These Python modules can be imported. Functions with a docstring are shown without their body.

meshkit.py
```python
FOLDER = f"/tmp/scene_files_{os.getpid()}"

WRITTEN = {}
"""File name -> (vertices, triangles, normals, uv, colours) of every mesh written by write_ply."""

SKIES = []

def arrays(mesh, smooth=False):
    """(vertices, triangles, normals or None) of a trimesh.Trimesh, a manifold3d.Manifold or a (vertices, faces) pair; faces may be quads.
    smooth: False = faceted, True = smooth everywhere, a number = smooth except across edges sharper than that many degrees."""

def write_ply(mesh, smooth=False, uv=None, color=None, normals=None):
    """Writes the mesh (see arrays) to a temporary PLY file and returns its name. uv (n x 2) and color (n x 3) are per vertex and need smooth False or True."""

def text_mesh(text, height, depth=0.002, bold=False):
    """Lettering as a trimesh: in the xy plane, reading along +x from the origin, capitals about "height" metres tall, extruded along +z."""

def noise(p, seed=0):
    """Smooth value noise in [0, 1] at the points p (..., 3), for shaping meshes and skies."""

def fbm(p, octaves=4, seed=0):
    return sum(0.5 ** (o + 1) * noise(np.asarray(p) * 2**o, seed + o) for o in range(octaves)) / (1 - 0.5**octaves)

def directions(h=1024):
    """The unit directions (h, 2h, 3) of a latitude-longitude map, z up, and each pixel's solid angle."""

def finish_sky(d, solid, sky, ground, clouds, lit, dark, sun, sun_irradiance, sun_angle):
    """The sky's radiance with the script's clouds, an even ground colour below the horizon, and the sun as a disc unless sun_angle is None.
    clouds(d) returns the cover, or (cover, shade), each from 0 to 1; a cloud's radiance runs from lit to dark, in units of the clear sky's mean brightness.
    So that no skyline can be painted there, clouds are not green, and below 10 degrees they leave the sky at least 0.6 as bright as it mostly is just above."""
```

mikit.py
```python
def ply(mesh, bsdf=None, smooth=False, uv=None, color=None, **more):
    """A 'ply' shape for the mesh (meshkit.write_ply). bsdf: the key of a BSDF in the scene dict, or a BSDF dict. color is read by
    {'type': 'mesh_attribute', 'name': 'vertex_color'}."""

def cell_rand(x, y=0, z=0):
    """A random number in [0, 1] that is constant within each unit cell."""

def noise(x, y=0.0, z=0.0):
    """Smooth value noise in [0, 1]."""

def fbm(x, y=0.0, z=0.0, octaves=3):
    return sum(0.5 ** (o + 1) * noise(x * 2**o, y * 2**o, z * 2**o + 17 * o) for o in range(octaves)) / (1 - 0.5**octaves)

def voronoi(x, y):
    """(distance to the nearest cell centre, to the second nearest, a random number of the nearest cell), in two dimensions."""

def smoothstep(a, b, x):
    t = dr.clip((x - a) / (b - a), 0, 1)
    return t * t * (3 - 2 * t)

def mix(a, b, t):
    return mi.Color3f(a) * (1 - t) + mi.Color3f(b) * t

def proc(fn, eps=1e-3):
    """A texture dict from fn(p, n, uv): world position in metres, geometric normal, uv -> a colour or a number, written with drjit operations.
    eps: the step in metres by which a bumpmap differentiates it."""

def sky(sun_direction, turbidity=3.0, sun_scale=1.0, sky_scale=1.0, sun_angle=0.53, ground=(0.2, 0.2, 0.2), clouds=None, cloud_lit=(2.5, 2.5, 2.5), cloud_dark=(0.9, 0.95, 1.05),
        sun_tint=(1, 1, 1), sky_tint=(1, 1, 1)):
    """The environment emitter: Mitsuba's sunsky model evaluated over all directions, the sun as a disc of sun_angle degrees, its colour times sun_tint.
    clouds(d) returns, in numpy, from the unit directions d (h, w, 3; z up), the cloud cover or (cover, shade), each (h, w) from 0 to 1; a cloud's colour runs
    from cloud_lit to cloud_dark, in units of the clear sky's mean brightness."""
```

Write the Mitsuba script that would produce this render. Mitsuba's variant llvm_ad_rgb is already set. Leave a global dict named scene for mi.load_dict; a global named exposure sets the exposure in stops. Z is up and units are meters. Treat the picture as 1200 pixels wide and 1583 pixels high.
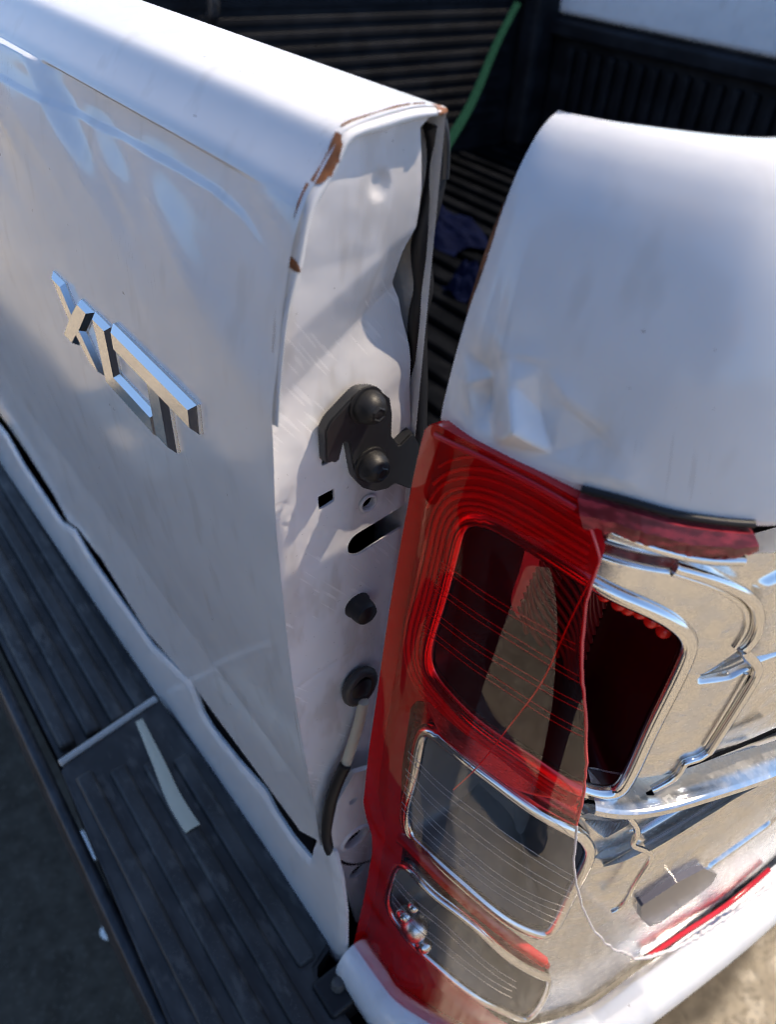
import math, random
import numpy as np, trimesh, shapely, mitsuba as mi, drjit as dr
from shapely.geometry import Polygon, Point, LineString
from scipy.spatial import Delaunay
from scipy.interpolate import PchipInterpolator, CubicSpline
import meshkit, mikit
from mikit import proc, noise, fbm, voronoi, smoothstep, mix, cell_rand

random.seed(7)
RNG = np.random.default_rng(11)
scene, labels = {}, {}
T = mi.ScalarTransform4f

# ------------------------------------------------------------------ camera, sky, exposure
FPX = 1193.0                                     # focal length in photograph pixels (1200 wide)
_vx = np.array([-1237.0, -1091.5, FPX]); AX = -_vx / np.linalg.norm(_vx)
_dn = np.array([-120.0, 0, FPX]); _dn[1] = -(_vx[0] * _dn[0] + FPX * FPX) / _vx[1]; AZ = -_dn / np.linalg.norm(_dn)
AY = np.cross(AZ, AX)
M = np.array([AX, AY, AZ])                       # rows: world axes in camera coordinates
EYE = np.array([.16, -.149, 1.2])
right, down, fwd = M[:, 0], M[:, 1], M[:, 2]
cam = np.eye(4); cam[:3, 0], cam[:3, 1], cam[:3, 2], cam[:3, 3] = -right, -down, fwd, EYE
scene['camera'] = {'type': 'thinlens', 'fov': math.degrees(2 * math.atan(600 / FPX)), 'fov_axis': 'x', 'to_world': T(cam),
                   'aperture_radius': 0.0014, 'focus_distance': 0.335, 'near_clip': 0.01, 'far_clip': 500.0}
SUN = (0.21, 0.47, 0.857)
scene['sky'] = mikit.sky(SUN, turbidity=2.6, sun_scale=.72, sky_scale=1.0, sky_tint=(.97, .985, 1.05), ground=(.34, .31, .27))
exposure = 2.5


def ray(p):
    p = np.atleast_2d(np.asarray(p, float))
    return np.stack([p[:, 0] - 600, p[:, 1] - 791.5, 0 * p[:, 0] + FPX], 1) @ M.T


def on(p, axis, val):
    """Points of the plane (axis = val) seen at photograph pixels p."""
    d = ray(p); t = (val - EYE[axis]) / d[:, axis]
    return EYE + d * t[:, None]


def proj(w):
    q = (np.asarray(w) - EYE) @ M
    return np.stack([600 + FPX * q[..., 0] / q[..., 2], 791.5 + FPX * q[..., 1] / q[..., 2]], -1)


# ------------------------------------------------------------------ materials
def bsdf(name, d, two=True):
    scene[name] = {'type': 'twosided', 'bsdf': d} if two else d
    return name


def rgb(*c): return {'type': 'rgb', 'value': list(c)}


def f_paint(p, n, uv):
    a = fbm(p.x * 35, p.y * 35, p.z * 35, 3)
    s = noise(p.x * 520, p.y * 520, p.z * 520) * noise(p.x * 130 + 5, p.y * 130, p.z * 130)
    c = mix((.70, .71, .72), (.80, .805, .805), a)
    g = fbm(p.x * 90, p.y * 90, p.z * 26 + 4, 4)                     # run-down grime
    c = mix(c, (.50, .47, .42), smoothstep(.56, .78, g) * .22)
    q = noise(p.x * 1400 + p.z * 300, p.y * 1400, p.z * 90 + p.x * 240) * noise(p.x * 28, p.y * 28, p.z * 28 + 2)
    c = mix(c, (.55, .54, .53), smoothstep(.62, .74, q) * .35)
    return mix(c, (.22, .19, .16), smoothstep(.78, .88, s) * .7)


def f_jamb(p, n, uv):
    a = fbm(p.x * 40, p.y * 60, p.z * 25, 3)
    s = noise(p.x * 1300, p.y * 1300, p.z * 1300) * noise(p.x * 700 + 9, p.y * 700, p.z * 700)
    c = mix((.66, .655, .665), (.75, .745, .75), a)
    c = mix(c, (.42, .38, .33), smoothstep(.50, .68, fbm(p.x * 22, p.y * 90, p.z * 24 + 9, 4)) * .35)
    q = noise(p.y * 900 + p.z * 700, p.z * 60 - p.y * 60) * noise(p.y * 40, p.z * 40, 3)
    c = mix(c, (.88, .87, .86), smoothstep(.55, .7, q) * .5)
    return mix(c, (.20, .18, .16), smoothstep(.74, .82, s) * .7)


PB = {'type': 'roughplastic', 'distribution': 'ggx', 'alpha': 0.015, 'int_ior': 1.5, 'nonlinear': False}
bsdf('m_paint', {**PB, 'diffuse_reflectance': proc(f_paint)})
bsdf('m_jamb', {**PB, 'alpha': .09, 'diffuse_reflectance': proc(f_jamb)})


def f_rust(p, n, uv):
    a = fbm(p.x * 300, p.y * 300, p.z * 300, 3)
    return mix(mix((.06, .022, .012), (.27, .11, .045), a), (.75, .73, .70), smoothstep(.78, .84, noise(p.x * 600, p.y * 600, p.z * 600)))


bsdf('m_rust', {'type': 'principled', 'base_color': proc(f_rust), 'roughness': .85})


def f_black(p, n, uv):
    a = fbm(p.x * 60, p.y * 60, p.z * 60, 4)
    return mix((.012, .013, .015), (.035, .036, .04), smoothstep(.4, .75, a))


bsdf('m_black', {'type': 'principled', 'base_color': proc(f_black), 'roughness': .42, 'specular': .5})
bsdf('m_rubber', {'type': 'principled', 'base_color': rgb(.011, .011, .012), 'roughness': .48, 'specular': .35})


def f_step(p, n, uv):
    a = fbm(p.x * 25, p.y * 60, p.z * 25, 4); g = noise(p.x * 900, p.y * 900, p.z * 900)
    c = mix((.026, .025, .024), (.062, .060, .057), smoothstep(.35, .75, a))
    c = mix(c, (.13, .12, .105), smoothstep(.56, .8, fbm(p.x * 60, p.y * 160, 2, 3)) * .45)
    return mix(c, (.10, .095, .085), smoothstep(.72, .95, g) * .4)


bsdf('m_step', {'type': 'principled', 'base_color': proc(f_step), 'roughness': .5, 'specular': .45})


def f_liner(p, n, uv):
    a = fbm(p.x * 18, p.y * 18, p.z * 18, 4)
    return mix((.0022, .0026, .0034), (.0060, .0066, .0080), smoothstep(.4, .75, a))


bsdf('m_liner', {'type': 'principled', 'base_color': proc(f_liner), 'roughness': .8, 'specular': .02})
bsdf('m_wall_liner', {'type': 'principled', 'base_color': proc(lambda p, n, uv: mix((.005, .0056, .0075), (.013, .0145, .018), smoothstep(.35, .75, fbm(p.x * 22, p.y * 22, p.z * 22 + 2, 4)))), 'roughness': .6, 'specular': .2})  # lighter copy of the bed liner, lifting the shaded walls by colour
CHROME = {'type': 'roughconductor', 'material': 'Cr', 'alpha': .035, 'specular_reflectance': rgb(1.25, 1.25, 1.25)}
bsdf('m_chrome', {'type': 'roughconductor', 'material': 'Ag', 'alpha': .03, 'specular_reflectance': rgb(.86, .86, .87)})


def f_dust(p, n, uv):
    a = fbm(p.x * 150, p.y * 150, p.z * 150, 4); b = noise(p.x * 620, p.y * 620, p.z * 620)
    nz = dr.clip(n.z, 0, 1)
    w_ = smoothstep(.26, .62, a + .5 * nz - .08) * (.22 + .66 * nz)
    return dr.clip(w_ + smoothstep(.70, .9, b) * .30 * smoothstep(.45, .6, a), 0, .95)


scene['m_dusty_chrome'] = {'type': 'blendbsdf', 'weight': proc(f_dust),
                           'a': {'type': 'twosided', 'bsdf': {'type': 'roughconductor', 'material': 'Ag', 'alpha': .05, 'specular_reflectance': rgb(.84, .84, .85)}},
                           'b': {'type': 'twosided', 'bsdf': {'type': 'diffuse', 'reflectance': rgb(.62, .60, .56)}}}
scene['m_red_lens'] = {'type': 'thindielectric', 'int_ior': 1.36, 'specular_transmittance': rgb(.93, .055, .065)}
scene['m_clear_lens'] = {'type': 'thindielectric', 'int_ior': 1.40, 'specular_transmittance': rgb(.95, .95, .95)}
bsdf('m_red_plastic', {'type': 'roughplastic', 'alpha': .05, 'diffuse_reflectance': rgb(.50, .012, .022), 'nonlinear': False})
bsdf('m_red_edge', {'type': 'roughplastic', 'alpha': .12, 'diffuse_reflectance': rgb(.80, .10, .10)})
bsdf('m_clear_edge', {'type': 'roughplastic', 'alpha': .10, 'diffuse_reflectance': rgb(.45, .42, .41)})
bsdf('m_white_edge', {'type': 'roughplastic', 'alpha': .2, 'diffuse_reflectance': rgb(.66, .62, .62)})
bsdf('m_bucket_red', {'type': 'roughplastic', 'alpha': .1, 'diffuse_reflectance': rgb(.045, .004, .004)})
bsdf('m_bucket_rib', {'type': 'roughplastic', 'alpha': .08, 'diffuse_reflectance': rgb(.16, .008, .010)})
bsdf('m_bucket_dark', {'type': 'roughplastic', 'alpha': .12, 'diffuse_reflectance': rgb(.15, .152, .155)})
bsdf('m_bright_metal', {'type': 'roughconductor', 'material': 'Al', 'alpha': .15})
bsdf('m_steel', {'type': 'roughconductor', 'material': 'Cr', 'alpha': .25})
scene['m_glass'] = {'type': 'dielectric'}


def f_ground(p, n, uv):
    a = fbm(p.x * 5, p.y * 5, 0, 4); b = fbm(p.x * 60, p.y * 60, 3, 3); c = noise(p.x * 260, p.y * 260)
    con = mix((.275, .238, .178), (.405, .355, .275), a)                # dusty concrete
    con = mix(con, (.49, .44, .355), smoothstep(.52, .72, b) * .6)
    con = mix(con, (.11, .095, .075), smoothstep(.62, .85, c) * .5)
    shade_tone = mix((.060, .051, .039), (.125, .107, .082), b)              # shade painted as darker ground under and behind the tailgate; dims reflections too
    shade_tone = mix(shade_tone, (.15, .13, .10), smoothstep(.70, .9, c) * .5)
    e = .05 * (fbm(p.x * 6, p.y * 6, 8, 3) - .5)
    return mix(con, shade_tone, smoothstep(-1.34, -1.30, p.x + e) * (1 - smoothstep(.165, .195, p.x + e)) * smoothstep(-3.6, -3.5, p.y + e))


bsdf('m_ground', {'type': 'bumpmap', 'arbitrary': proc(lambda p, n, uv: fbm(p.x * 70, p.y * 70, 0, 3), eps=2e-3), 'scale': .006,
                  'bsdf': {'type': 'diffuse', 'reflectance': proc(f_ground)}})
bsdf('m_strap', {'type': 'diffuse', 'reflectance': proc(lambda p, n, uv: mix((.006, .022, .014), (.010, .037, .023), noise(p.x * 300, p.y * 300, p.z * 300)))})
bsdf('m_blue', {'type': 'principled', 'base_color': rgb(.0005, .0022, .015), 'roughness': .8, 'specular': .05})
bsdf('m_cream', {'type': 'principled', 'base_color': rgb(.62, .58, .44), 'roughness': .6})
bsdf('m_scrap', {'type': 'principled', 'base_color': rgb(.8, .8, .78), 'roughness': .3})
bsdf('m_pale', {'type': 'principled', 'base_color': rgb(.5, .49, .46), 'roughness': .8})


# ------------------------------------------------------------------ mesh helpers
def put(key, mesh, m, smooth=False, label=None, **kw):
    k, i = key, 0
    while k in scene:
        i += 1; k = f'{key}_{i:03d}'
    scene[k] = mikit.ply(mesh, m, smooth=smooth, **kw)
    if label: labels[k] = {'label': label}
    return k


def cat(*ms): return trimesh.util.concatenate([m for m in ms if m is not None])


def grid_mesh(P, flip=False):
    """P (n, m, 3) -> surface."""
    n, m = P.shape[:2]
    i, j = np.meshgrid(np.arange(n - 1), np.arange(m - 1), indexing='ij')
    a = (i * m + j).ravel(); q = np.stack([a, a + 1, a + m + 1, a + m], 1)
    f = np.vstack([q[:, [0, 1, 2]], q[:, [0, 2, 3]]])
    if flip: f = f[:, ::-1]
    return trimesh.Trimesh(P.reshape(-1, 3), f, process=False)


def resample(pts, step, closed=False):
    p = np.asarray(pts, float)
    if closed: p = np.vstack([p, p[:1]])
    L = np.r_[0, np.cumsum(np.linalg.norm(np.diff(p, axis=0), axis=1))]
    n = max(2, int(math.ceil(L[-1] / step)) + 1)
    t = np.linspace(0, L[-1], n)
    o = np.stack([np.interp(t, L, p[:, k]) for k in range(p.shape[1])], 1)
    return o[:-1] if closed else o


def soft(pts, n=200, closed=False):
    """Smooth curve through the points."""
    p = np.asarray(pts, float)
    if closed: p = np.vstack([p, p[:1]])
    L = np.r_[0, np.cumsum(np.linalg.norm(np.diff(p, axis=0), axis=1) ** .6)]
    cs = CubicSpline(L, p, bc_type='periodic' if closed else 'natural')
    o = cs(np.linspace(0, L[-1], n + closed))
    return o[:-1] if closed else o


def tube(path, r, sides=10, closed=False, caps=True, flat=1.0, ref=None):
    p = np.asarray(path, float); n = len(p)
    t = np.roll(p, -1, 0) - np.roll(p, 1, 0) if closed else np.gradient(p, axis=0)
    t /= np.linalg.norm(t, axis=1, keepdims=True) + 1e-12
    r = np.broadcast_to(r, (n,))
    if ref is None:
        a = np.zeros_like(p); v = np.cross(t[0], [0, 0, 1.0] if abs(t[0, 2]) < .9 else [1.0, 0, 0]); v /= np.linalg.norm(v)
        for k in range(n):
            v = v - t[k] * (v @ t[k]); v /= np.linalg.norm(v) + 1e-12; a[k] = v
    else:
        a = np.broadcast_to(ref, p.shape) - t * (np.broadcast_to(ref, p.shape) * t).sum(1, keepdims=True)
        a /= np.linalg.norm(a, axis=1, keepdims=True) + 1e-12
    b = np.cross(t, a)
    th = np.arange(sides) * 2 * np.pi / sides
    V = p[:, None] + r[:, None, None] * (np.cos(th)[None, :, None] * a[:, None] * flat + np.sin(th)[None, :, None] * b[:, None])
    V = np.concatenate([V, V[:, :1]], 1)
    if closed: V = np.concatenate([V, V[:1]], 0)
    m = grid_mesh(V)
    m.merge_vertices()
    if caps and not closed:
        for e in (0, n - 1):
            ring = V[e, :-1]; c = ring.mean(0)
            vv = np.vstack([ring, c]); k = np.arange(sides)
            ff = np.stack([k, (k + 1) % sides, np.full(sides, sides)], 1)
            m = cat(m, trimesh.Trimesh(vv, ff if e else ff[:, ::-1], process=False))
    return m


def poly_pts(poly, h):
    """Delaunay triangulation of a 2-D polygon with holes: points, triangles."""
    rings = [np.asarray(poly.exterior.coords)[:-1]] + [np.asarray(r.coords)[:-1] for r in poly.interiors]
    B = [resample(r, h * .6, True) for r in rings]
    b = np.vstack(B)
    x0, y0, x1, y1 = poly.bounds
    gx, gy = np.meshgrid(np.arange(x0, x1, h), np.arange(y0, y1, h * .866)); gx[1::2] += h / 2
    g = np.stack([gx.ravel(), gy.ravel()], 1)
    pts = shapely.points(g)
    keep = shapely.contains(poly, pts) & (shapely.distance(poly.boundary, pts) > h * .45)
    P = np.vstack([b, g[keep]])
    tri = Delaunay(P).simplices
    c = P[tri].mean(1)
    tri = tri[shapely.contains(poly.buffer(1e-7), shapely.points(c))]
    a = P[tri]
    area = np.cross(a[:, 1] - a[:, 0], a[:, 2] - a[:, 0])
    tri = np.where((area < 0)[:, None], tri[:, ::-1], tri)
    tri = tri[np.abs(area) > 1e-12]
    return P, tri


def solid(poly, h, top, bottom):
    """A slab over a 2-D polygon; top / bottom map (n, 2) to (n, 3)."""
    P, t = poly_pts(poly, h)
    A, B = trimesh.Trimesh(top(P), t, process=False), trimesh.Trimesh(bottom(P), t[:, ::-1], process=False)
    out = [A, B]
    for r in [poly.exterior, *poly.interiors]:
        c = resample(np.asarray(r.coords)[:-1], h * .6, True); c = np.vstack([c, c[:1]])
        out.append(grid_mesh(np.stack([top(c), bottom(c)])))
    return cat(*out)


def box(x0, x1, y0, y1, z0, z1, r=0.0):
    if r <= 0:
        m = trimesh.creation.box((x1 - x0, y1 - y0, z1 - z0)); m.apply_translation(((x0 + x1) / 2, (y0 + y1) / 2, (z0 + z1) / 2)); return m
    import manifold3d as m3
    s = m3.Manifold.sphere(r, 16)
    hull = m3.Manifold.batch_hull([s.translate((x, y, z)) for x in (x0 + r, x1 - r) for y in (y0 + r, y1 - r) for z in (z0 + r, z1 - r)])
    k = hull.to_mesh()
    return trimesh.Trimesh(k.vert_properties[:, :3], k.tri_verts, process=False)


def revolve(profile, at, axis, n=28):
    """Profile of (radius, height) turned about the axis through the point."""
    m = trimesh.creation.revolve(np.asarray(profile, float), sections=n)
    m.apply_transform(trimesh.geometry.align_vectors([0, 0, 1], axis)); m.apply_translation(at)
    return m


# ------------------------------------------------------------------ the body's corner: a surface over (s, z), s = length round the corner in plan
_low = np.array([(-.004, 0), (0, 0), (.035, .001), (.062, .011), (.085, .025), (.105, .05), (.12, .08), (.13, .115), (.14, .18), (.150, .273), (.157, .4), (.165, .8), (.168, 2.0)])
_top = np.array([(-.004, 0), (0, 0), (.028, .0055), (.056, .016), (.076, .027), (.092, .0425), (.104, .062), (.113, .085), (.124, .13), (.136, .2), (.144, .3), (.156, .8), (.160, 2.0)])
_s = np.r_[0, np.cumsum(np.linalg.norm(np.diff(_low, axis=0), axis=1))]; _s -= _s[1]
_s2 = np.r_[0, np.cumsum(np.linalg.norm(np.diff(_top, axis=0), axis=1))]; _s2 -= _s2[1]
PL, PT = PchipInterpolator(_s, _low), PchipInterpolator(_s2, _top)
YO = PchipInterpolator([.55, .66, .72, .7887, .82, .866, .9123, .961, .9967, 1.031, 1.0574, 1.2], [-.011, -.011, -.0115, -.0118, -.0121, -.0119, -.0099, -.0077, -.0054, -.0023, .002, .006])


def plan(s, z):
    k = np.clip((z - .63) / (1.058 - .63), -.3, 1.3)[..., None]
    a = PL(s) * (1 - k) + PT(s) * k
    a = a + np.stack([0 * s, YO(z)], -1)
    return a


def surf(s, z, off=0.0):
    s, z = np.asarray(s, float), np.asarray(z, float)
    h = 1e-3
    p = plan(s, z)
    t = (plan(s + h, z) - plan(s - h, z)) / (2 * h)
    dz = (plan(s, z + h) - plan(s, z - h)) / (2 * h)
    tu = np.stack([t[..., 0], t[..., 1], 0 * s], -1); tv = np.stack([dz[..., 0], dz[..., 1], 1 + 0 * s], -1)
    n = np.cross(tu, tv); n /= np.linalg.norm(n, axis=-1, keepdims=True)
    return np.concatenate([p, z[..., None]], -1) - n * np.asarray(off)[..., None]


def sz(pts, off=0.0):
    """(s, z) of the points of the body surface (sunk by off) seen at photograph pixels."""
    pts = np.atleast_2d(np.asarray(pts, float))
    gs, gz = np.meshgrid(np.linspace(-.003, .5, 80), np.linspace(.55, 1.08, 60), indexing='ij')
    gp = proj(surf(gs, gz, off)).reshape(-1, 2)
    x = np.zeros_like(pts)
    for k, q in enumerate(pts):
        i = np.argmin(((gp - q) ** 2).sum(1)); x[k] = gs.ravel()[i], gz.ravel()[i]
    for _ in range(12):
        f0 = proj(surf(x[:, 0], x[:, 1], off)) - pts
        e = 2e-4
        fs = (proj(surf(x[:, 0] + e, x[:, 1], off)) - pts - f0) / e; fz = (proj(surf(x[:, 0], x[:, 1] + e, off)) - pts - f0) / e
        det = fs[:, 0] * fz[:, 1] - fs[:, 1] * fz[:, 0]; det = np.where(np.abs(det) < 1, 1, det)
        ds = (-f0[:, 0] * fz[:, 1] + f0[:, 1] * fz[:, 0]) / det; dz = (-fs[:, 0] * f0[:, 1] + fs[:, 1] * f0[:, 0]) / det
        x += np.clip(np.stack([ds, dz], 1), -.02, .02)
    return x


def sheet(poly, off, h=.004):
    P, t = poly_pts(poly, h)
    o = off(P) if callable(off) else np.full(len(P), off)
    return trimesh.Trimesh(surf(P[:, 0], P[:, 1], o), t, process=False)


def slab(poly, o0, o1, h=.004):
    return solid(poly, h, lambda P: surf(P[:, 0], P[:, 1], o0), lambda P: surf(P[:, 0], P[:, 1], o1))


TR = 'pickup_truck__'
labels['pickup_truck'] = {'label': 'white pickup truck with dented tailgate edge and smashed red tail light', 'category': 'pickup truck'}

# ================================================================== GROUND
g = np.linspace(-1, 1, 60); g = np.sign(g) * np.abs(g) ** 3 * 150
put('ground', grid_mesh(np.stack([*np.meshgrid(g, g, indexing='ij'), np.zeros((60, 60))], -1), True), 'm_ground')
labels['ground'] = {'label': 'dusty tan packed dirt and worn pavement, shade painted in under and behind the truck', 'kind': 'structure'}

# ================================================================== TAILGATE
XE, XW = -.030, -1.43                            # right and left end of the tailgate
TG = TR + 'tailgate'
outer_px = [(690.6, 167), (657, 164), (623.5, 169), (579, 182), (546, 195), (528.5, 208), (512, 237), (489.4, 279), (470.8, 316), (459.6, 363), (452, 406), (443, 450), (437, 488), (431.7, 540), (426, 607), (424, 659),
            (424, 720), (426, 800), (432, 870), (440, 950), (452, 1050), (468, 1150), (485, 1240), (496, 1290)]
prof = on(outer_px, 0, XE)[:, 1:]
NP = 420
prof = soft(prof, NP)
k78 = np.argmin(np.abs(prof[:, 1] - .80) + 9 * (np.arange(NP) < 160))
# gap line under the skin and top of the sill, from the dark slits (plane of the lower skin)
low_px = [(-60, 560), (0, 633), (26.5, 667), (50, 702), (87.5, 761), (112, 806), (127, 815), (164, 861), (233, 972), (262, 1005), (303, 1050), (364, 1134), (429, 1223), (471, 1279), (497, 1292)]
sill_px = [(-60, 560), (0, 633.5), (26.5, 669), (56, 729), (80, 766), (109, 808), (127, 816), (148.5, 860), (170, 898), (202, 943), (246, 1004), (303, 1056), (322, 1122), (336, 1150), (373, 1197), (413, 1238), (429, 1276), (455, 1318), (483, 1356), (486, 1330), (494, 1292)]
low = on(low_px, 1, -.014); sill = on(sill_px, 1, -.014)
lo_ = low[np.argsort(low[:, 0])]; sill[:, 2] = .42 * np.interp(sill[:, 0], lo_[:, 0], lo_[:, 2]) + .58 * sill[:, 2]
low[0], sill[0] = (-1.0, -.014, .664), (-1.0, -.014, .6635)
xs = np.r_[np.linspace(XE, -.26, 190), np.linspace(-.2615, -.6, 110), np.linspace(-.62, XW, 25)]
zb = np.interp(-xs, -low[::-1, 0] if low[0, 0] > low[-1, 0] else -low[::-1, 0], low[::-1, 2])
ptsY, ptsZ = np.tile(prof[:, 0], (len(xs), 1)), np.tile(prof[:, 1], (len(xs), 1))
z8 = prof[k78, 1]; zend = prof[-1, 1]
tail = np.arange(NP) > k78
for i in range(len(xs)):
    ptsZ[i, tail] = z8 - (z8 - prof[tail, 1]) / (z8 - zend) * (z8 - zb[i])
XX = np.tile(xs[:, None], (1, NP))
# shallow creases and waves of the bent skin under its top edge
w = np.exp(-((ptsZ - 1.100) / .034) ** 2) * (np.arange(NP) > 92)
wav = meshkit.fbm(np.stack([XX * 9, ptsZ * 34 + XX * 9, 0 * XX], -1), 3, 5) - .5
wav = meshkit.fbm(np.stack([XX * 6 + 2, ptsZ * 26 + XX * 12, 0 * XX], -1), 2, 17) - .5
ln_px = [(-120, 60), (0, 102), (60, 140), (150, 192), (250, 245), (320, 285), (370, 325), (410, 372), (432, 420)]
ln = on(ln_px, 1, -.031); zl_ = np.interp(XX, ln[:, 0], ln[:, 2]); amp = np.clip((XE - .006 - XX) / .05, 0, 1)
dl = zl_ - ptsZ                                                      # positive below the line
stp = np.clip(dl / .0030, 0, 1); stp = stp * stp * (3 - 2 * stp)
ptsY = ptsY + w * wav * .0170 - .0012 * amp * stp * np.exp(-np.clip(dl, 0, 1) / .03) + .0004 * amp * np.exp(-((dl + .004) / .004) ** 2)
soft_w = meshkit.fbm(np.stack([XX * 5, ptsZ * 5, 0 * XX + 3], -1), 2, 8) - .5
ptsY = ptsY + soft_w * .002 * np.clip((1.12 - ptsZ) / .02, 0, 1) * np.clip((XE - XX) / .03, 0, 1)
skin = np.stack([XX, ptsY, ptsZ], -1)
inner = np.array([[prof[0, 0], prof[0, 1] - .006], [prof[0, 0] + .002, .95], [prof[0, 0] + .004, .70]])
back = np.stack([np.tile(xs[:, None], (1, 3)), np.tile(inner[None, :, 0], (len(xs), 1)), np.tile(inner[None, :, 1], (len(xs), 1))], -1)
hem = np.stack([skin[:, -1], skin[:, -1] + [0, .0012, .0002], skin[:, -1] + [0, .002, .012]], 1)
put(TG, cat(grid_mesh(skin, True), grid_mesh(np.concatenate([back[:, ::-1], skin[:, :1]], 1), True), grid_mesh(hem, True)), 'm_paint', smooth=50)

# end panel with its fold, dent and holes
in_px = [(676, 183), (661, 201), (659, 260), (657, 298), (650, 354), (638, 398), (633, 450), (642, 476), (644, 540), (642, 600), (642, 670)]
in_yz = on(in_px, 0, XE)[:, 1:]
low_in = np.array([[.0243, 1.02], [.026, .95], [.027, .85], [.027, .74], [.022, .70]])
loop = np.vstack([prof[4:], [[-.004, .715]], low_in[::-1], in_yz[::-1]])
epoly = Polygon(loop).buffer(0)
def epx(p): return on(p, 0, XE)[:, 1:]
def circle_px(c, r):
    """Round hole of radius r metres centred at a pixel of the end panel."""
    return Point(*epx([c])[0]).buffer(r, 24)
holes = {'sq': Polygon(epx([(499, 775), (524, 762), (524, 781), (500, 796)])),
         'sq2': Polygon(epx([(504, 706), (528, 694), (526, 716), (504, 727)])),
         'rd': circle_px((575, 783), .0031),
         'sl': LineString(epx([(563, 846), (640, 797)])).buffer(.0062, 16),
         'h1': circle_px((546, 1238), .0032)}
panel = epoly
for h_ in holes.values(): panel = panel.difference(h_)
panel = max(getattr(panel, 'geoms', [panel]), key=lambda q: q.area)
ca, cb = epx([(652, 352)])[0], epx([(432, 556)])[0]
cd = (cb - ca) / np.linalg.norm(cb - ca); cn = np.array([cd[1], -cd[0]]); cn = cn if cn[1] < 0 else -cn
dimple = epx([(594, 289)])[0]


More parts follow.
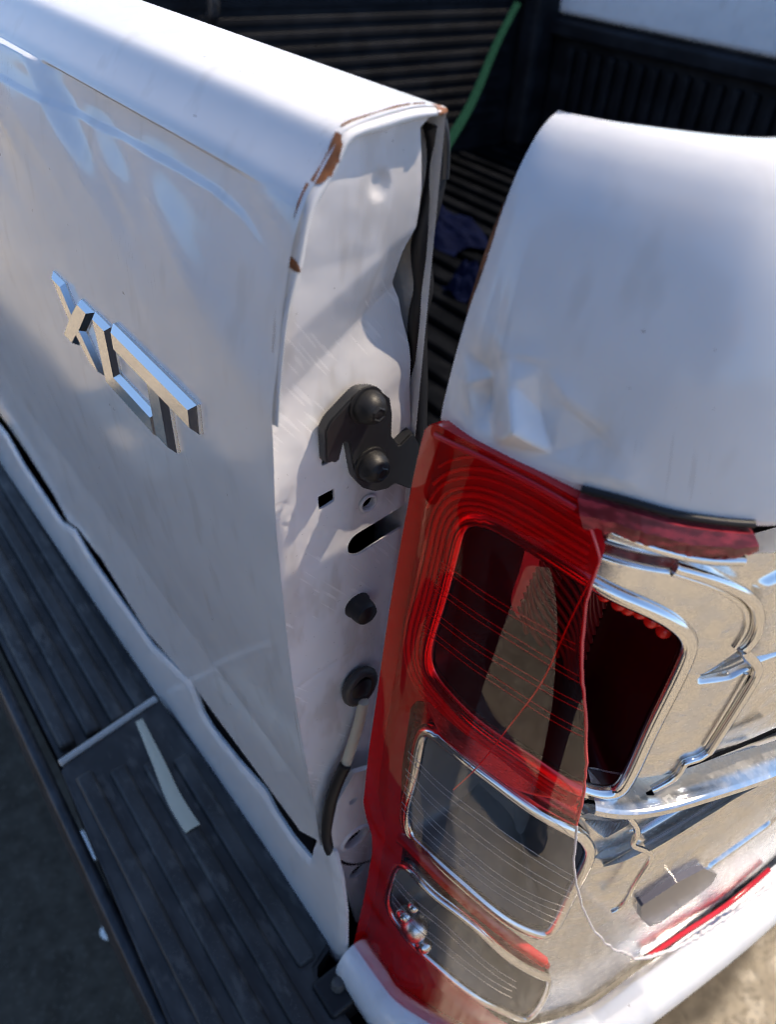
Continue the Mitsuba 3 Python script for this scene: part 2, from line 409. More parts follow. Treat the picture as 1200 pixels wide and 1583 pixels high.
def dent(P):
    d = (P - ca) @ cn; u = np.clip((P[:, 0] + .042) / .05, 0, 1)
    A = .0075 * (.35 + .65 * u)
    a = np.clip(d / .019, 0, 1); b = np.clip((d - .019) / .030, 0, 1)
    prof_ = -np.minimum(a, 1) + (b * b * (3 - 2 * b))
    x = A * prof_
    # long soft upper bow
    x = x + .0012 * np.sin(np.clip((1.14 - P[:, 1]) / .035, 0, 1) * np.pi)
    r = np.linalg.norm((P - dimple) * [1, .8], axis=1)
    x = x - .0012 * np.exp(-(r / .0031) ** 8)
    for c in ((436, 661), (438, 796), (500, 834), (452, 812)):
        r = np.linalg.norm(P - epx([c])[0], axis=1); x = x - .0005 * np.exp(-((r - .0028) / .0006) ** 2)
    sa, sb = epx([(457, 1076)])[0], epx([(597, 981)])[0]
    sd = (sb - sa) / np.linalg.norm(sb - sa)
    dd = np.abs((P - sa) @ np.array([-sd[1], sd[0]]))
    x = x - .0008 * np.exp(-(dd / .0006) ** 2)
    x = x + (meshkit.fbm(np.column_stack([P * 60, 0 * P[:, :1]]), 3, 3) - .5) * .0012
    return x


def end_top(P): return np.column_stack([XE - .003 + dent(P), P])
put(TG + '__end_panel', solid(panel, .0016, end_top, lambda P: end_top(P) - [.0012, 0, 0]), 'm_jamb', smooth=35, label='dented white end panel of the tailgate with latch holes')
# dark inside behind the holes
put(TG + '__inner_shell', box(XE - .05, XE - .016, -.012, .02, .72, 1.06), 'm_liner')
# rolled lip round the upper edge
lo = on([(690.6, 167), (657, 164), (623.5, 169), (579, 182), (528.5, 206), (512, 237), (489.4, 279), (470.8, 316), (459.6, 366), (452, 406), (443, 450), (437, 488), (431.7, 540), (426, 607), (424, 659)], 0, XE)[:, 1:]
li = on([(680, 180), (657, 186), (620, 196), (588, 207), (545, 222), (530, 247), (504, 298), (486, 331), (474, 384), (466, 428), (455, 462), (446, 488), (439, 535), (433, 607), (430, 655)], 0, XE)[:, 1:]
lo, li = soft(lo, 120), soft(li, 120)
ph = np.linspace(0, np.pi, 9)
c_, d_ = (lo + li) / 2, (lo - li) / 2
lip = np.stack([np.column_stack([np.full(120, XE - .003 + .0045 * math.sin(a)), c_ + d_ * math.cos(a)]) for a in ph], 1)
put(TG + '__edge_lip', grid_mesh(lip, True), 'm_paint', smooth=True, label='bent white edge lip along the top corner of the tailgate')
def rust_patch(i0, i1, key, lab, k0=.1, k1=1.05):
    ii = np.arange(i0, i1); t = (ii - i0) / max(1, len(ii) - 1)
    rows = []
    for u in np.linspace(0, 1, 9):
        jit = .30 * np.sin(ii * 1.7 + 1) + .22 * np.sin(ii * 3.1)
        a = np.pi * np.clip((k0 + (k1 - k0) * u) * .5 * (1) , 0, 1) * np.sin(np.pi * np.clip(t, .04, .96)) ** .35 * (1 + .25 * jit)
        rows.append(np.column_stack([XE - .003 + .0047 * np.sin(a) + .0003, c_[ii] + d_[ii] * 1.10 * np.cos(a)[:, None]]))
    put(TG + key, grid_mesh(np.stack(rows, 1), True), 'm_rust', smooth=True, label=lab)
rust_patch(35, 51, '__rust_patch', 'brown rust patch on the bent corner of the edge lip', .14, .95)
rust_patch(0, 5, '__rust_patch', 'small rust spot at the inner end of the edge lip', 0, 1.4)
for i0, i1, r_ in ((6, 34, .00026), (51, 70, .00030)):
    ii = np.arange(i0, i1); q = np.column_stack([np.full(len(ii), XE - .0025), lo[ii] + (lo[ii] - c_[ii]) * .10])
    put(TG + '__rust_line', tube(q, r_ * (.5 + .9 * meshkit.noise(np.column_stack([ii * .35, 0 * ii, 0 * ii]), 3)), 6), 'm_rust', smooth=True, label='thin brown rust line along the edge lip')
rust_patch(71, 75, '__rust_patch', 'rust stain half way down the edge lip', 0, 1.1)
# seal and flap on the inner side
seal_px = [(670, 190), (676, 215), (673, 279), (662, 331), (651, 387), (655, 447), (648, 480), (647, 570), (646, 680)]
sp = on(seal_px, 0, XE - .006)
put(TG + '__rubber_seal', tube(soft(sp, 60), .0042, 8, flat=.7), 'm_rubber', smooth=True, label='black rubber seal hanging loose along the inner tailgate edge')
fp = on([(682, 186), (687, 215), (686, 275)], 0, XE - .004)
put(TG + '__seal_flap', tube(soft(fp, 16), .0022, 8, flat=.7), 'm_black', smooth=True)

# bracket with two bolts on the end panel
br_px = [(563, 603), (585, 603), (604.5, 617), (608, 640), (607, 676), (618, 690), (640, 668), (650, 690), (646, 745), (636, 757), (612, 748), (600, 757), (582, 761), (563, 756), (551.5, 743), (545, 712), (540, 684), (533, 683), (529, 700), (524, 718), (512, 714), (505, 724), (504, 667), (512, 652), (551.5, 610)]
bp = Polygon(on(br_px, 0, XE + .002)[:, 1:]).buffer(.0008).buffer(-.0008)
bp = bp.buffer(-.0009).buffer(.0009)
def flat_x(x): return lambda P: np.column_stack([np.full(len(P), x), P])
put(TG + '__latch_bracket', cat(solid(bp, .003, flat_x(XE + .0012), flat_x(XE - .0028)), solid(bp.buffer(-.0006), .003, flat_x(XE + .0019), flat_x(XE + .0012))), 'm_black', smooth=30, label='black steel hook bracket bolted to the tailgate end')
bolt_prof = [(0, .0085), (.0022, .0083), (.0046, .0070), (.0060, .0045), (.0064, .0025), (.0064, .0012), (.0074, .001), (.0074, 0)]
socket = [(0, .0092), (.0022, .0094), (.0026, .0086)]
for q in ((586, 641), (591, 733)):
    c = on([q], 0, XE + .010)[0]; c[0] = XE + .0019
    put(TG + '__bolt', cat(revolve(bolt_prof, c, [1, 0, 0]), revolve([(0, .0078), (.0016, .0078), (.0026, .0088), (.0032, .0076)], c, [1, 0, 0], 6)), 'm_rubber', smooth=35)
bc = on([(566, 949)], 0, XE + .004)[0]; bc[0] = XE - .0032
put(TG + '__bump_stop', revolve([(0, .010), (.003, .0098), (.0052, .0085), (.0060, .006), (.0062, .002), (.0068, .001), (.0068, 0)], bc, [1, 0, 0]), 'm_rubber', smooth=35, label='round black rubber bump stop on the tailgate end')
rc = np.array([XE - .0028, *epx([(575, 783)])[0]])
put(TG + '__hole_rim', revolve([(.0031, -.002), (.0031, .0006), (.0036, .0012), (.0044, .0008), (.0046, 0)], rc, [1, 0, 0]), 'm_jamb', smooth=True)
# support cable: eyelet, cable and dark sleeve
ec = on([(563, 1068)], 0, XE + .004)[0]; ec[0] = XE + .0005
ring = ec + np.stack([np.zeros(40), .0078 * np.cos(np.linspace(0, 2 * np.pi, 40, False)), .0105 * np.sin(np.linspace(0, 2 * np.pi, 40, False))], 1)
put(TG + '__cable_eyelet', tube(ring, .0028, 10, closed=True), 'm_step', smooth=True, label='dark eyelet of the tailgate support cable')
put(TG + '__eyelet_bolt', revolve([(0, .006), (.004, .0055), (.0062, .004), (.0066, 0)], ec - [.002, 0, 0], [1, 0, 0]), 'm_rubber', smooth=35)
cp = on([(562, 1084), (557, 1110), (545, 1150), (531, 1190), (524, 1203)], 0, XE + .004)
put(TG + '__support_cable', tube(soft(cp, 30), .0029, 8), 'm_cream', smooth=True, label='worn pale support cable below its eyelet')
cp = on([(534, 1182), (514, 1230), (507, 1270), (506, 1300), (518, 1322), (545, 1330), (575, 1322)], 0, XE + .005)
put(TG + '__cable_sleeve', tube(soft(cp, 40), .0034, 8), 'm_rubber', smooth=True, label='black sleeve of the support cable looping to the hinge')
# hinge plate at the foot of the gap
hp = Polygon(on([(548, 1195), (600, 1180), (612, 1460), (556, 1440), (540, 1390), (520, 1330), (512, 1285), (522, 1240)], 0, -.022)[:, 1:])
hh = [Point(*on([q], 0, -.022)[0, 1:]).buffer(r, 20) for q, r in (((549, 1294), .0085), ((553, 1346), .0065), ((546, 1238), .0030))]
hp2 = hp
for q in hh: hp2 = hp2.difference(q)
put(TR + 'hinge_plate', solid(hp2, .003, flat_x(-.022), flat_x(-.025)), 'm_jamb', smooth=30, label='white hinge plate with dark holes below the cable')
hc = np.array([-.0225, *on([(549, 1294)], 0, -.022)[0, 1:]])
put(TR + 'hinge_plate__hole_rim', revolve([(.0080, -.003), (.0080, .001), (.0090, .002), (.0108, .0012), (.0112, -.001)], hc, [1, 0, 0]), 'm_jamb', smooth=True)
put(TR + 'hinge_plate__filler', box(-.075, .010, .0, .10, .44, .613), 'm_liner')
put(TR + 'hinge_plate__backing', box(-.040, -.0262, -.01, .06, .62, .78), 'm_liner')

# chrome badge letters
def bevelled(pts, wall, bev, rise):
    """Letter block from an outline (x, z) on the skin: straight wall, then mitred bevel."""
    P = np.asarray(pts, float)
    if Polygon(P).exterior.is_ccw is False: P = P[::-1]
    d1 = P - np.roll(P, 1, 0); d2 = np.roll(P, -1, 0) - P
    n1 = np.stack([-d1[:, 1], d1[:, 0]], 1) / np.linalg.norm(d1, axis=1, keepdims=True); n2 = np.stack([-d2[:, 1], d2[:, 0]], 1) / np.linalg.norm(d2, axis=1, keepdims=True)
    b = n1 + n2; b /= (1 + (n1 * n2).sum(1))[:, None]
    Q = P + b * bev
    def ring(pp, h): return np.column_stack([pp[:, 0], h, pp[:, 1]])
    def ysk(pp): return np.interp(pp[:, 1], prof[::-1, 1], prof[::-1, 0])
    base = ring(P, ysk(P) + .001); r1 = ring(P, ysk(P) - wall); r2 = ring(Q, ysk(Q) - wall - rise)
    out = []
    for a, c in ((base, r1), (r1, r2)):
        aa, cc = np.vstack([a, a[:1]]), np.vstack([c, c[:1]])
        out.append(grid_mesh(np.stack([aa, cc])))
    v, f = trimesh.creation.triangulate_polygon(Polygon(Q), engine='earcut')
    vv = np.column_stack([v[:, 0], np.interp(v[:, 1], prof[::-1, 1], prof[::-1, 0]) - wall - rise, v[:, 1]])
    out.append(trimesh.Trimesh(vv, f, process=False))
    return cat(*out)


zt, zl = 1.0300, .9905
X_ = [(-.2490, zt), (-.2310, zt), (-.2215, 1.0190), (-.2085, zt), (-.1905, zt), (-.2115, 1.0098), (-.1925, zl), (-.2105, zl), (-.2222, 1.0010), (-.2345, zl), (-.2525, zl), (-.2315, 1.0100)]
L_ = [(-.1895, zt + .001), (-.1700, zt + .001), (-.1700, 1.0045), (-.1270, 1.0045), (-.1270, zl - .001), (-.1895, zl - .001)]
T_ = [(-.1640, 1.0360), (-.0790, 1.0360), (-.0790, 1.0212), (-.1085, 1.0212), (-.1085, .9925), (-.1268, .9925), (-.1268, 1.0212), (-.1640, 1.0212)]
for q, ch, bev in ((X_, 'X', .0022), (L_, 'L', .0026), (T_, 'T', .0031)):
    put(TG + '__badge_letter', bevelled((np.asarray(q) - [-.165, 1.0125]) * [.965, .93] + [-.168, 1.0130], .0014 if ch != 'T' else .0020, bev * .9, .0028), 'm_chrome', label=f'chrome letter {ch} of the tailgate badge')

# sill strip under the tailgate
sp_ = np.vstack([sill[:, [0, 2]], on([(500, 1288), (520, 1318), (530, 1360), (536, 1410), (536, 1475)], 1, -.014)[:, [0, 2]], [[-.012, .60], [-1.0, .60]]])
sill_poly = Polygon(sp_).buffer(0)
sill_poly = max(getattr(sill_poly, 'geoms', [sill_poly]), key=lambda q: q.area)
def sill_y(P):
    d = shapely.distance(sill_poly.boundary, shapely.points(P)); k = np.clip(1 - d / .003, 0, 1)
    return -.0165 + .002 * k ** 2 - .012 * np.clip((-.1 - P[:, 0]) / .6, 0, 1)
put(TR + 'rear_sill', solid(sill_poly, .005, lambda P: np.column_stack([P[:, 0], sill_y(P), P[:, 1]]), lambda P: np.column_stack([P[:, 0], sill_y(P) + .002, P[:, 1]])), 'm_paint', smooth=40,
    label='white strip under the tailgate with dark slits above it')
put(TR + 'rear_sill__cavity', box(-1.3, -.046, -.0125, .018, .60, .735), 'm_liner')

# ================================================================== BED SIDE (above the light)
LEAN = PchipInterpolator([1.05, 1.0612, 1.0682, 1.0945, 1.1171, 1.1328, 1.1404, 1.1472, 1.1508, 1.1520], [.0002, .0006, .0016, .0072, .0146, .0205, .0242, .0290, .0345, .0400])
ss = np.r_[np.linspace(0, .14, 200), np.linspace(.1415, .3, 60), np.linspace(.32, 1.9, 40)]
zz = np.r_[np.linspace(1.0585, 1.135, 120), np.linspace(1.1362, 1.1508, 26)]
S, Zz = np.meshgrid(ss, zz, indexing='ij')
base = plan(S, np.full_like(S, 1.0585)); e = 1e-3
tt = plan(S + e, np.full_like(S, 1.0585)) - plan(S - e, np.full_like(S, 1.0585)); tt /= np.linalg.norm(tt, axis=-1, keepdims=True)
nn = np.stack([tt[..., 1], -tt[..., 0]], -1)
side = np.clip(np.abs(nn[..., 0]) * 1.1, 0, 1)
inset = LEAN(Zz) * (1 - .35 * side) + .0025 + .012 * side * np.clip((Zz - 1.095) / .055, 0, 1) ** 2.5
# crushed corner: facets and ridges
dc = np.stack([(S - .034 + (Zz - 1.072) * .9) / .030, (Zz - 1.074) / .020], -1)
dw = np.exp(-((dc ** 2).sum(-1)) ** 2)
q3 = np.stack([S * 95, Zz * 120 + S * 40, 0 * S], -1)
rr = np.random.default_rng(5)
from scipy.interpolate import LinearNDInterpolator
from scipy.ndimage import gaussian_filter
cells = np.vstack([np.column_stack([rr.uniform(-.004, .09, 60), rr.uniform(1.052, 1.112, 60)]), [(-.02, 1.03), (-.02, 1.14), (.12, 1.03), (.12, 1.14)]])
hts = rr.normal(0, .0017, len(cells)); hts[-4:] = 0
sh_ = np.array([[1, .0], [.55, 1]])                                  # folds run up and away from the corner
inr = (S < .115) & (Zz < 1.135)
fac = np.zeros_like(S); fac[inr] = np.nan_to_num(LinearNDInterpolator(cells @ sh_.T, hts)(np.stack([S[inr], Zz[inr]], -1) @ sh_.T))
fac = gaussian_filter(fac, 1.0)
dn_ = dw * np.clip((Zz - 1.0585) / .007, 0, 1) ** 1.5 * np.clip((S - .002) / .012, 0, 1) * fac * 2.0
# long crease up the left edge
cl = .0165 - (Zz - 1.075) * .10
dn_ = dn_ + .0013 * np.exp(-((S - cl) / .003) ** 2) * np.clip((1.125 - Zz) / .03, 0, 1) * np.clip((Zz - 1.066) / .01, 0, 1)
inset = inset + .16 * np.sqrt(np.clip(cl - S, 0, 1) ** 2 + 1e-7) * np.clip((1.135 - Zz) / .03, 0, 1) + dn_ + (meshkit.fbm(np.stack([S * 16, Zz * 16, 0 * S], -1), 2, 4) - .5) * .0015
bs = np.concatenate([base - nn * inset[..., None], Zz[..., None]], -1)
hem1 = bs[:, :1] + np.concatenate([-nn[:, :1] * .0008, np.full((len(ss), 1, 1), -.0022)], -1)
hem2 = bs[:, :1] + np.concatenate([-nn[:, :1] * .0045, np.full((len(ss), 1, 1), -.0030)], -1)
hem3 = bs[:, :1] + np.concatenate([-nn[:, :1] * .010, np.full((len(ss), 1, 1), .001)], -1)
topc = bs[:, -1]
ix = PchipInterpolator([0, .02, .05, .13, .2, .4, 1.9], [.0006, .0052, .0140, .0414, .0480, .050, .055])(ss)
iy = PchipInterpolator([0, .02, .05, .13, .2, .4, 1.9], [.0378, .0418, .0511, .0836, .145, .345, 1.84])(ss)
rows = []
for k in (.25, .5, .75, .93):
    r = topc * (1 - k) + np.stack([ix, iy, np.full_like(ix, 1.1500)], 1) * k; r[:, 2] = 1.1508 + .0008 * math.sin(k * 3.1) - .001 * k; rows.append(r)
edge = np.stack([ix, iy, np.full_like(ix, 1.1488)], 1); rows += [edge, edge + [-.0005, 0, -.012], edge + [-.001, .0, -.05], edge + [-.001, 0, -.30]]
bed = np.concatenate([hem3, hem2, hem1, bs, np.stack(rows, 1)], 1)
lf = bed[0, :3 + len(zz)]; jd = np.clip((1.150 - lf[:, 2:]) / .03, 0, 1); jamb = np.stack([lf, lf + np.array([[-.0012, .004, 0]]) * jd, lf + np.array([[-.001, .010, 0]]) * jd], 0)
put(TR + 'bed_side', cat(grid_mesh(bed), grid_mesh(jamb, True)), 'm_paint', smooth=45, label='white bed side corner panel with a crumpled lower edge above the light')
rp = jamb[0, 60:112:3] + [-.0004, 0, 0]
put(TR + 'bed_side__rust_streak', tube(rp, .0008 * np.sin(np.linspace(.1, 3.04, len(rp))), 6), 'm_rust', smooth=True, label='thin rust line on the left edge of the bed side')
put(TR + 'bed_side__inner_wall', box(.0012, .0050, .0325, .34, .60, 1.12), 'm_jamb', label='white inner wall of the bed side facing the tailgate gap')
# dark recess between the panel and the light
gs = np.linspace(.0, .6, 90)
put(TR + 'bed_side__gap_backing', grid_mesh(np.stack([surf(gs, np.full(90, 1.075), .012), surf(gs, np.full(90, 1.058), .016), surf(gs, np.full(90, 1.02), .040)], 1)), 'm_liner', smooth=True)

# ================================================================== TAIL LIGHT
TL = TR + 'tail_light'
left_px = [(663, 657), (657, 663), (650, 688), (635, 761), (614, 873.5), (597.5, 974), (581, 1090), (568, 1182), (562, 1240), (566, 1262), (575, 1290), (576, 1315), (564, 1384), (549, 1450), (547, 1459)]
top_px = [(677, 656), (733, 687), (827, 734), (892, 770)]
break_px = [(906, 807), (929, 868), (919.5, 886), (906, 932), (898.5, 994), (900, 1057), (906, 1107), (907, 1182), (904, 1224), (893, 1278), (888, 1326), (891, 1367), (902.5, 1407), (920, 1442), (943, 1463), (987, 1485), (1013, 1479), (1054, 1464), (1098, 1437), (1130, 1416), (1159, 1393), (1197, 1367)]
bot_z = float(sz([(667, 1583)])[0, 1]); strip_sz = sz([(548, 1460), (667, 1583), (929, 1583), (1000, 1530), (1197, 1378)])
left_sz, top_sz, break_sz = sz(left_px), sz(top_px), sz(break_px)
left_sz[:, 0] = np.maximum(left_sz[:, 0], -.002)
bottom_sz = np.vstack([[break_sz[-1, 0] + .004, strip_sz[4, 1]], strip_sz[::-1][1:]])
bk = resample(break_sz, .0022); bj = meshkit.noise(np.column_stack([np.arange(len(bk)) * .55, np.zeros((len(bk), 2))]), 21) - .5; bj[[0, -1]] = 0
bt = np.gradient(bk, axis=0); bt /= np.linalg.norm(bt, axis=1, keepdims=True)
bk = bk + np.stack([-bt[:, 1], bt[:, 0]], 1) * (bj * np.where(np.arange(len(bk)) > len(bk) * .55, .0022, .0005))[:, None]
kb_i = int(np.argmin(np.linalg.norm(bk - break_sz[9], axis=1)))
lens_poly = Polygon(np.vstack([top_sz, bk, bottom_sz, left_sz[::-1]])).buffer(0)
lens_poly = max(getattr(lens_poly, 'geoms', [lens_poly]), key=lambda q: q.area)
def P_(px, off=0.0): return Polygon(sz(px, off)).buffer(0)
clear2 = P_([(612, 1110), (622, 1100), (641, 1102), (740, 1181), (887, 1276), (905, 1278), (960, 1400), (960, 1500), (856, 1520), (850, 1488), (740, 1409), (690, 1366), (640, 1316), (611, 1285), (598, 1262), (600, 1200)])
clear3 = P_([(603, 1320), (613, 1313), (640, 1333), (678, 1376), (740, 1430), (842, 1502), (858, 1488), (960, 1440), (1300, 1300), (1300, 1420), (960, 1640), (790, 1610), (747, 1583), (667, 1513), (620, 1466), (595, 1434), (593, 1412)])
clear = clear2.union(clear3)
red = lens_poly.difference(clear)
red = max(getattr(red, 'geoms', [red]), key=lambda q: q.area)
clr = lens_poly.intersection(clear)
clr = max(getattr(clr, 'geoms', [clr]), key=lambda q: q.area)
put(TL + '__red_lens', sheet(red, 0.0, .003), 'm_red_lens', smooth=True, label='cracked red lens with its right half broken away')
put(TL + '__clear_lens', sheet(clr, 0.0, .003), 'm_clear_lens', smooth=True, label='clear lower lens broken along a curved edge')
kb = 10
ep = resample(bk[:kb_i + 1], .0015); put(TL + '__broken_edge', tube(surf(ep[:, 0], ep[:, 1], .0012), .0005 + .0003 * meshkit.noise(np.column_stack([np.arange(len(ep)) * .2, np.zeros((len(ep), 2))]), 5), 6), 'm_red_edge', smooth=True, label='jagged broken edge of the red lens')
ep = resample(bk[kb_i:], .0015)
wd = .0006 + .0016 * np.clip((np.arange(len(ep)) / len(ep) - .40) * 3, 0, 1) * meshkit.noise(np.column_stack([np.arange(len(ep)) * .5, np.zeros((len(ep), 2))]), 8)
put(TL + '__broken_edge', tube(surf(ep[:, 0], ep[:, 1], .0010), wd, 6), 'm_white_edge', smooth=True, label='whitish broken edge of the clear lens')
# crack lines in the red lens
for px in ([(919, 886), (870, 985), (836, 1058), (790, 1120), (742, 1182), (700, 1222)],):
    q = soft(sz(px), 60); put(TL + '__crack', tube(surf(q[:, 0], q[:, 1], .0008), .00032, 5), 'm_red_edge', smooth=True, label='long crack across the red lens')
# rim wall round the lens, going back into the body
lz = resample(np.vstack([top_sz[::-1], left_sz]), .004)
rim = np.stack([surf(lz[:, 0], lz[:, 1], o) for o in (0.0, .002, .030)], 1)
put(TL, cat(grid_mesh(rim), None), 'm_red_plastic', smooth=40)

# raised rims on the red lens: an edge bead and steps round the chambers
OFF = .012
up_px = [(752, 800), (727, 801), (714, 815), (706, 840), (680, 940), (664, 1003), (668, 1032), (685, 1057), (760, 1128), (835, 1178), (906, 1218), (948, 1220), (965, 1204), (998, 1135), (1034, 1062), (1058, 1010), (1062, 988), (1047, 964), (998, 934), (925, 899), (810, 828)]
mid_px = [(678, 1133), (664, 1126), (655, 1134), (642, 1195), (630, 1263), (640, 1290), (659, 1309), (740, 1383), (813, 1432), (843, 1437), (857, 1425), (887, 1366), (910, 1315), (905, 1297), (887, 1281), (740, 1183)]
low_px3 = [(612, 1345), (607, 1360), (606, 1405), (640, 1455), (690, 1500), (777, 1558), (812, 1570), (832, 1553), (846, 1508), (838, 1505), (740, 1432), (678, 1383), (630, 1336)]
def loop_sz(px, off, n=160): return soft(sz(px, off), n, True)
up, mid, lowb = loop_sz(up_px, OFF), loop_sz(mid_px, OFF), loop_sz(low_px3, OFF)
upP, midP, lowP = Polygon(up).buffer(0), Polygon(mid).buffer(0), Polygon(lowb).buffer(0)

# chrome carrier behind the lens: a height field over (s, z)
NS, NZ = 560, 620
gs_, gz_ = np.meshgrid(np.linspace(.0, .38, NS), np.linspace(.60, 1.056, NZ), indexing='ij')
GP = np.column_stack([gs_.ravel(), gz_.ravel()]); GPT = shapely.points(GP)
def sd(poly):
    """Signed distance to a polygon, positive inside."""
    d = shapely.distance(poly.boundary, GPT); return np.where(shapely.contains(poly, GPT), d, -d)
def sst(a, b, x):
    t = np.clip((x - a) / (b - a), 0, 1); return t * t * (3 - 2 * t)
D = np.full(len(GP), .015)
def plate(px, off, depth, wid=.003):
    global D
    w_ = sst(-wid / 2, wid / 2, sd(P_(px, off))); D = D * (1 - w_) + depth * w_
def groove(px, off, width, depth):
    """Line of half width `width` cut (depth > 0) or raised (depth < 0)."""
    global D
    d = shapely.distance(LineString(soft(sz(px, off), 60) if len(px) > 2 else sz(px, off)), GPT); D = D + depth * (1 - sst(width * .35, width, d))
# upper module
plate([(700, 740), (1047, 876), (1100, 893), (1152, 920), (1170, 944), (1167, 977), (1148, 1005), (1168, 1028), (1168, 1040), (1096, 1161), (1060, 1178), (1044, 1200), (1008, 1222), (930, 1235), (700, 1180), (640, 1050)], .012, .0105, .004)
plate([(1080, 1047), (1146, 1002), (1162, 1022), (1130, 1040)], .012, .0200, .003)
groove([(1172, 1022), (1230, 1000)], .014, .0030, .004)
plate([(1170, 900), (1260, 850), (1260, 985), (1170, 1010)], .015, .0120, .006)
# ledge between the modules: its own part, so the carrier only drops away behind it
la, lb = sz([(890, 1228), (981, 1226), (1060, 1190), (1200, 1130), (1300, 1085)], .021), sz([(890, 1240), (1011, 1254), (1065, 1241), (1200, 1197), (1300, 1160)], .003)
sl = np.linspace(max(la[:, 0].min(), lb[:, 0].min()), .38, 160)
def line_at(l, x): o = np.argsort(l[:, 0]); return PchipInterpolator(l[o, 0], l[o, 1])(np.clip(x, l[:, 0].min(), l[:, 0].max()))
zb_ = line_at(lb, sl); za = np.maximum(line_at(la, sl), zb_ + .002)
LEDGE = np.stack([surf(sl, za + .012, .0115), surf(sl, za + .010, .014), surf(sl, za + .0035, .019), surf(sl, za, .021), surf(sl, zb_ + .0008, .0045), surf(sl, zb_ - .0004, .0026), surf(sl, zb_ - .003, .0022), surf(sl, zb_ - .008, .0062), surf(sl, zb_ - .020, .0120)], 1)
Zb, Za = np.interp(GP[:, 0], sl, zb_), np.interp(GP[:, 0], sl, za)
cut = (GP[:, 0] > sl[0]) & (GP[:, 1] < Za + .0115) & (GP[:, 1] > Zb - .017)
# lower module
plate([(928, 1342), (986, 1300), (1006, 1316), (962, 1336)], .010, .0180, .003)
plate([(900, 1262), (984, 1262), (936, 1300)], .010, .0180, .003)
groove([(998, 1310), (1080, 1262), (1140, 1225), (1220, 1180)], .008, .0034, .006)
groove([(1108, 1350), (1150, 1320), (1200, 1284)], .010, .0065, .008)
plate([(992, 1400), (1090, 1338), (1108, 1352), (1020, 1428), (995, 1420)], .012, .0135, .003)
D = D + (meshkit.fbm(np.column_stack([GP * 170, 0 * GP[:, :1]]), 2, 6) - .5) * .00010 + (meshkit.fbm(np.column_stack([GP * 30, 0 * GP[:, :1]]), 2, 2) - .5) * .0005
inside = np.zeros(len(GP), bool)
inside |= cut | shapely.contains(red.buffer(-.0015), GPT)
for poly in (upP, midP, lowP): inside |= shapely.contains(poly.buffer(.0012), GPT)
from scipy.ndimage import gaussian_filter
D = gaussian_filter(D.reshape(NS, NZ), 1.3).ravel()
PG = surf(GP[:, 0], GP[:, 1], D)
m_ = grid_mesh(PG.reshape(NS, NZ, 3))
keep_area = Polygon(np.vstack([left_sz[::-1], top_sz, sz([(1010, 846), (1100, 860), (1172, 866), (1300, 850)], .012), [[.41, .95], [.41, float(strip_sz[4, 1])]], strip_sz[::-1]])).buffer(.0005)
fc = m_.faces
kf = ~inside[fc].any(1)
cen = GP[fc].mean(1); kf &= shapely.contains(keep_area, shapely.points(cen))
m_.update_faces(kf); m_.remove_unreferenced_vertices()
def facet(low, high, o_low, o_high, key='__chrome_facet'):
    a, b = sz(low, o_low), sz(high, o_high)
    n = 12
    a, b = resample(a, np.linalg.norm(np.diff(a, axis=0), axis=1).sum() / n - 1e-9)[:n + 1], resample(b, np.linalg.norm(np.diff(b, axis=0), axis=1).sum() / n - 1e-9)[:n + 1]
    k = min(len(a), len(b)); a, b = a[:k], b[:k]
    q = np.stack([surf(a[:, 0], a[:, 1], o_low), surf(b[:, 0], b[:, 1], o_high), surf(b[:, 0], b[:, 1], o_high + .006)], 1)
    put(TL + key, grid_mesh(q, True), 'm_dusty_chrome', smooth=20)
facet([(1084, 1045), (1130, 1034), (1157, 1021)], [(1084, 1043), (1118, 1022), (1149, 1005)], .0100, .0185)
facet([(933, 1340), (962, 1332), (1000, 1314)], [(933, 1337), (960, 1320), (988, 1303)], .0085, .0165)
facet([(905, 1270), (935, 1296), (980, 1270)], [(905, 1266), (940, 1266), (981, 1266)], .0085, .0165)
facet([(1000, 1318), (1080, 1270), (1140, 1232), (1225, 1186)], [(998, 1308), (1080, 1259), (1140, 1220), (1225, 1174)], .0075, .0140)
def chrome_bead(px, off, r):
    q = resample(soft(sz(px, off), 120), .0015); put(TL + '__chrome_bead', tube(surf(q[:, 0], q[:, 1], off), r, 10), 'm_chrome', smooth=True)
chrome_bead([(1044, 877), (1075, 886), (1105, 896), (1140, 912), (1162, 928), (1172, 948), (1169, 976), (1160, 992), (1150, 1003)], .0095, .0022)
chrome_bead([(1150, 1004), (1158, 1014), (1168, 1026), (1171, 1037), (1160, 1060), (1130, 1108), (1096, 1161)], .0095, .0020)
chrome_bead([(1096, 1161), (1078, 1172), (1060, 1178), (1052, 1190), (1040, 1202), (1008, 1220)], .0095, .0018)
chrome_bead([(1040, 886), (1095, 905), (1136, 926), (1153, 946), (1152, 972), (1136, 1000)], .0102, .0011)
chrome_bead([(1154, 1040), (1120, 1098), (1088, 1150)], .0102, .0010)
chrome_bead([(972, 1262), (983, 1276), (985, 1290), (979, 1304), (992, 1312), (1007, 1322), (1000, 1338), (978, 1372), (960, 1400), (946, 1409)], .0085, .0014)
for px, r_ in (([(1160, 1044), (1133, 1100), (1104, 1154)], .0007), ([(1175, 948), (1173, 976), (1164, 994)], .0006), ([(912, 1236), (950, 1240), (985, 1234), (1010, 1224)], .0012), ([(1062, 1184), (1110, 1166), (1200, 1128)], .0009), ([(1050, 964), (1060, 975), (1066, 992), (1060, 1012)], .0004)):
    q = resample(soft(sz(px, .0105), 60), .002); put(TL + '__shade_line', tube(surf(q[:, 0], q[:, 1], .0105), r_, 6), 'm_liner', smooth=True)  # black tubes painting in the shadow line over the ledge and dark outlines
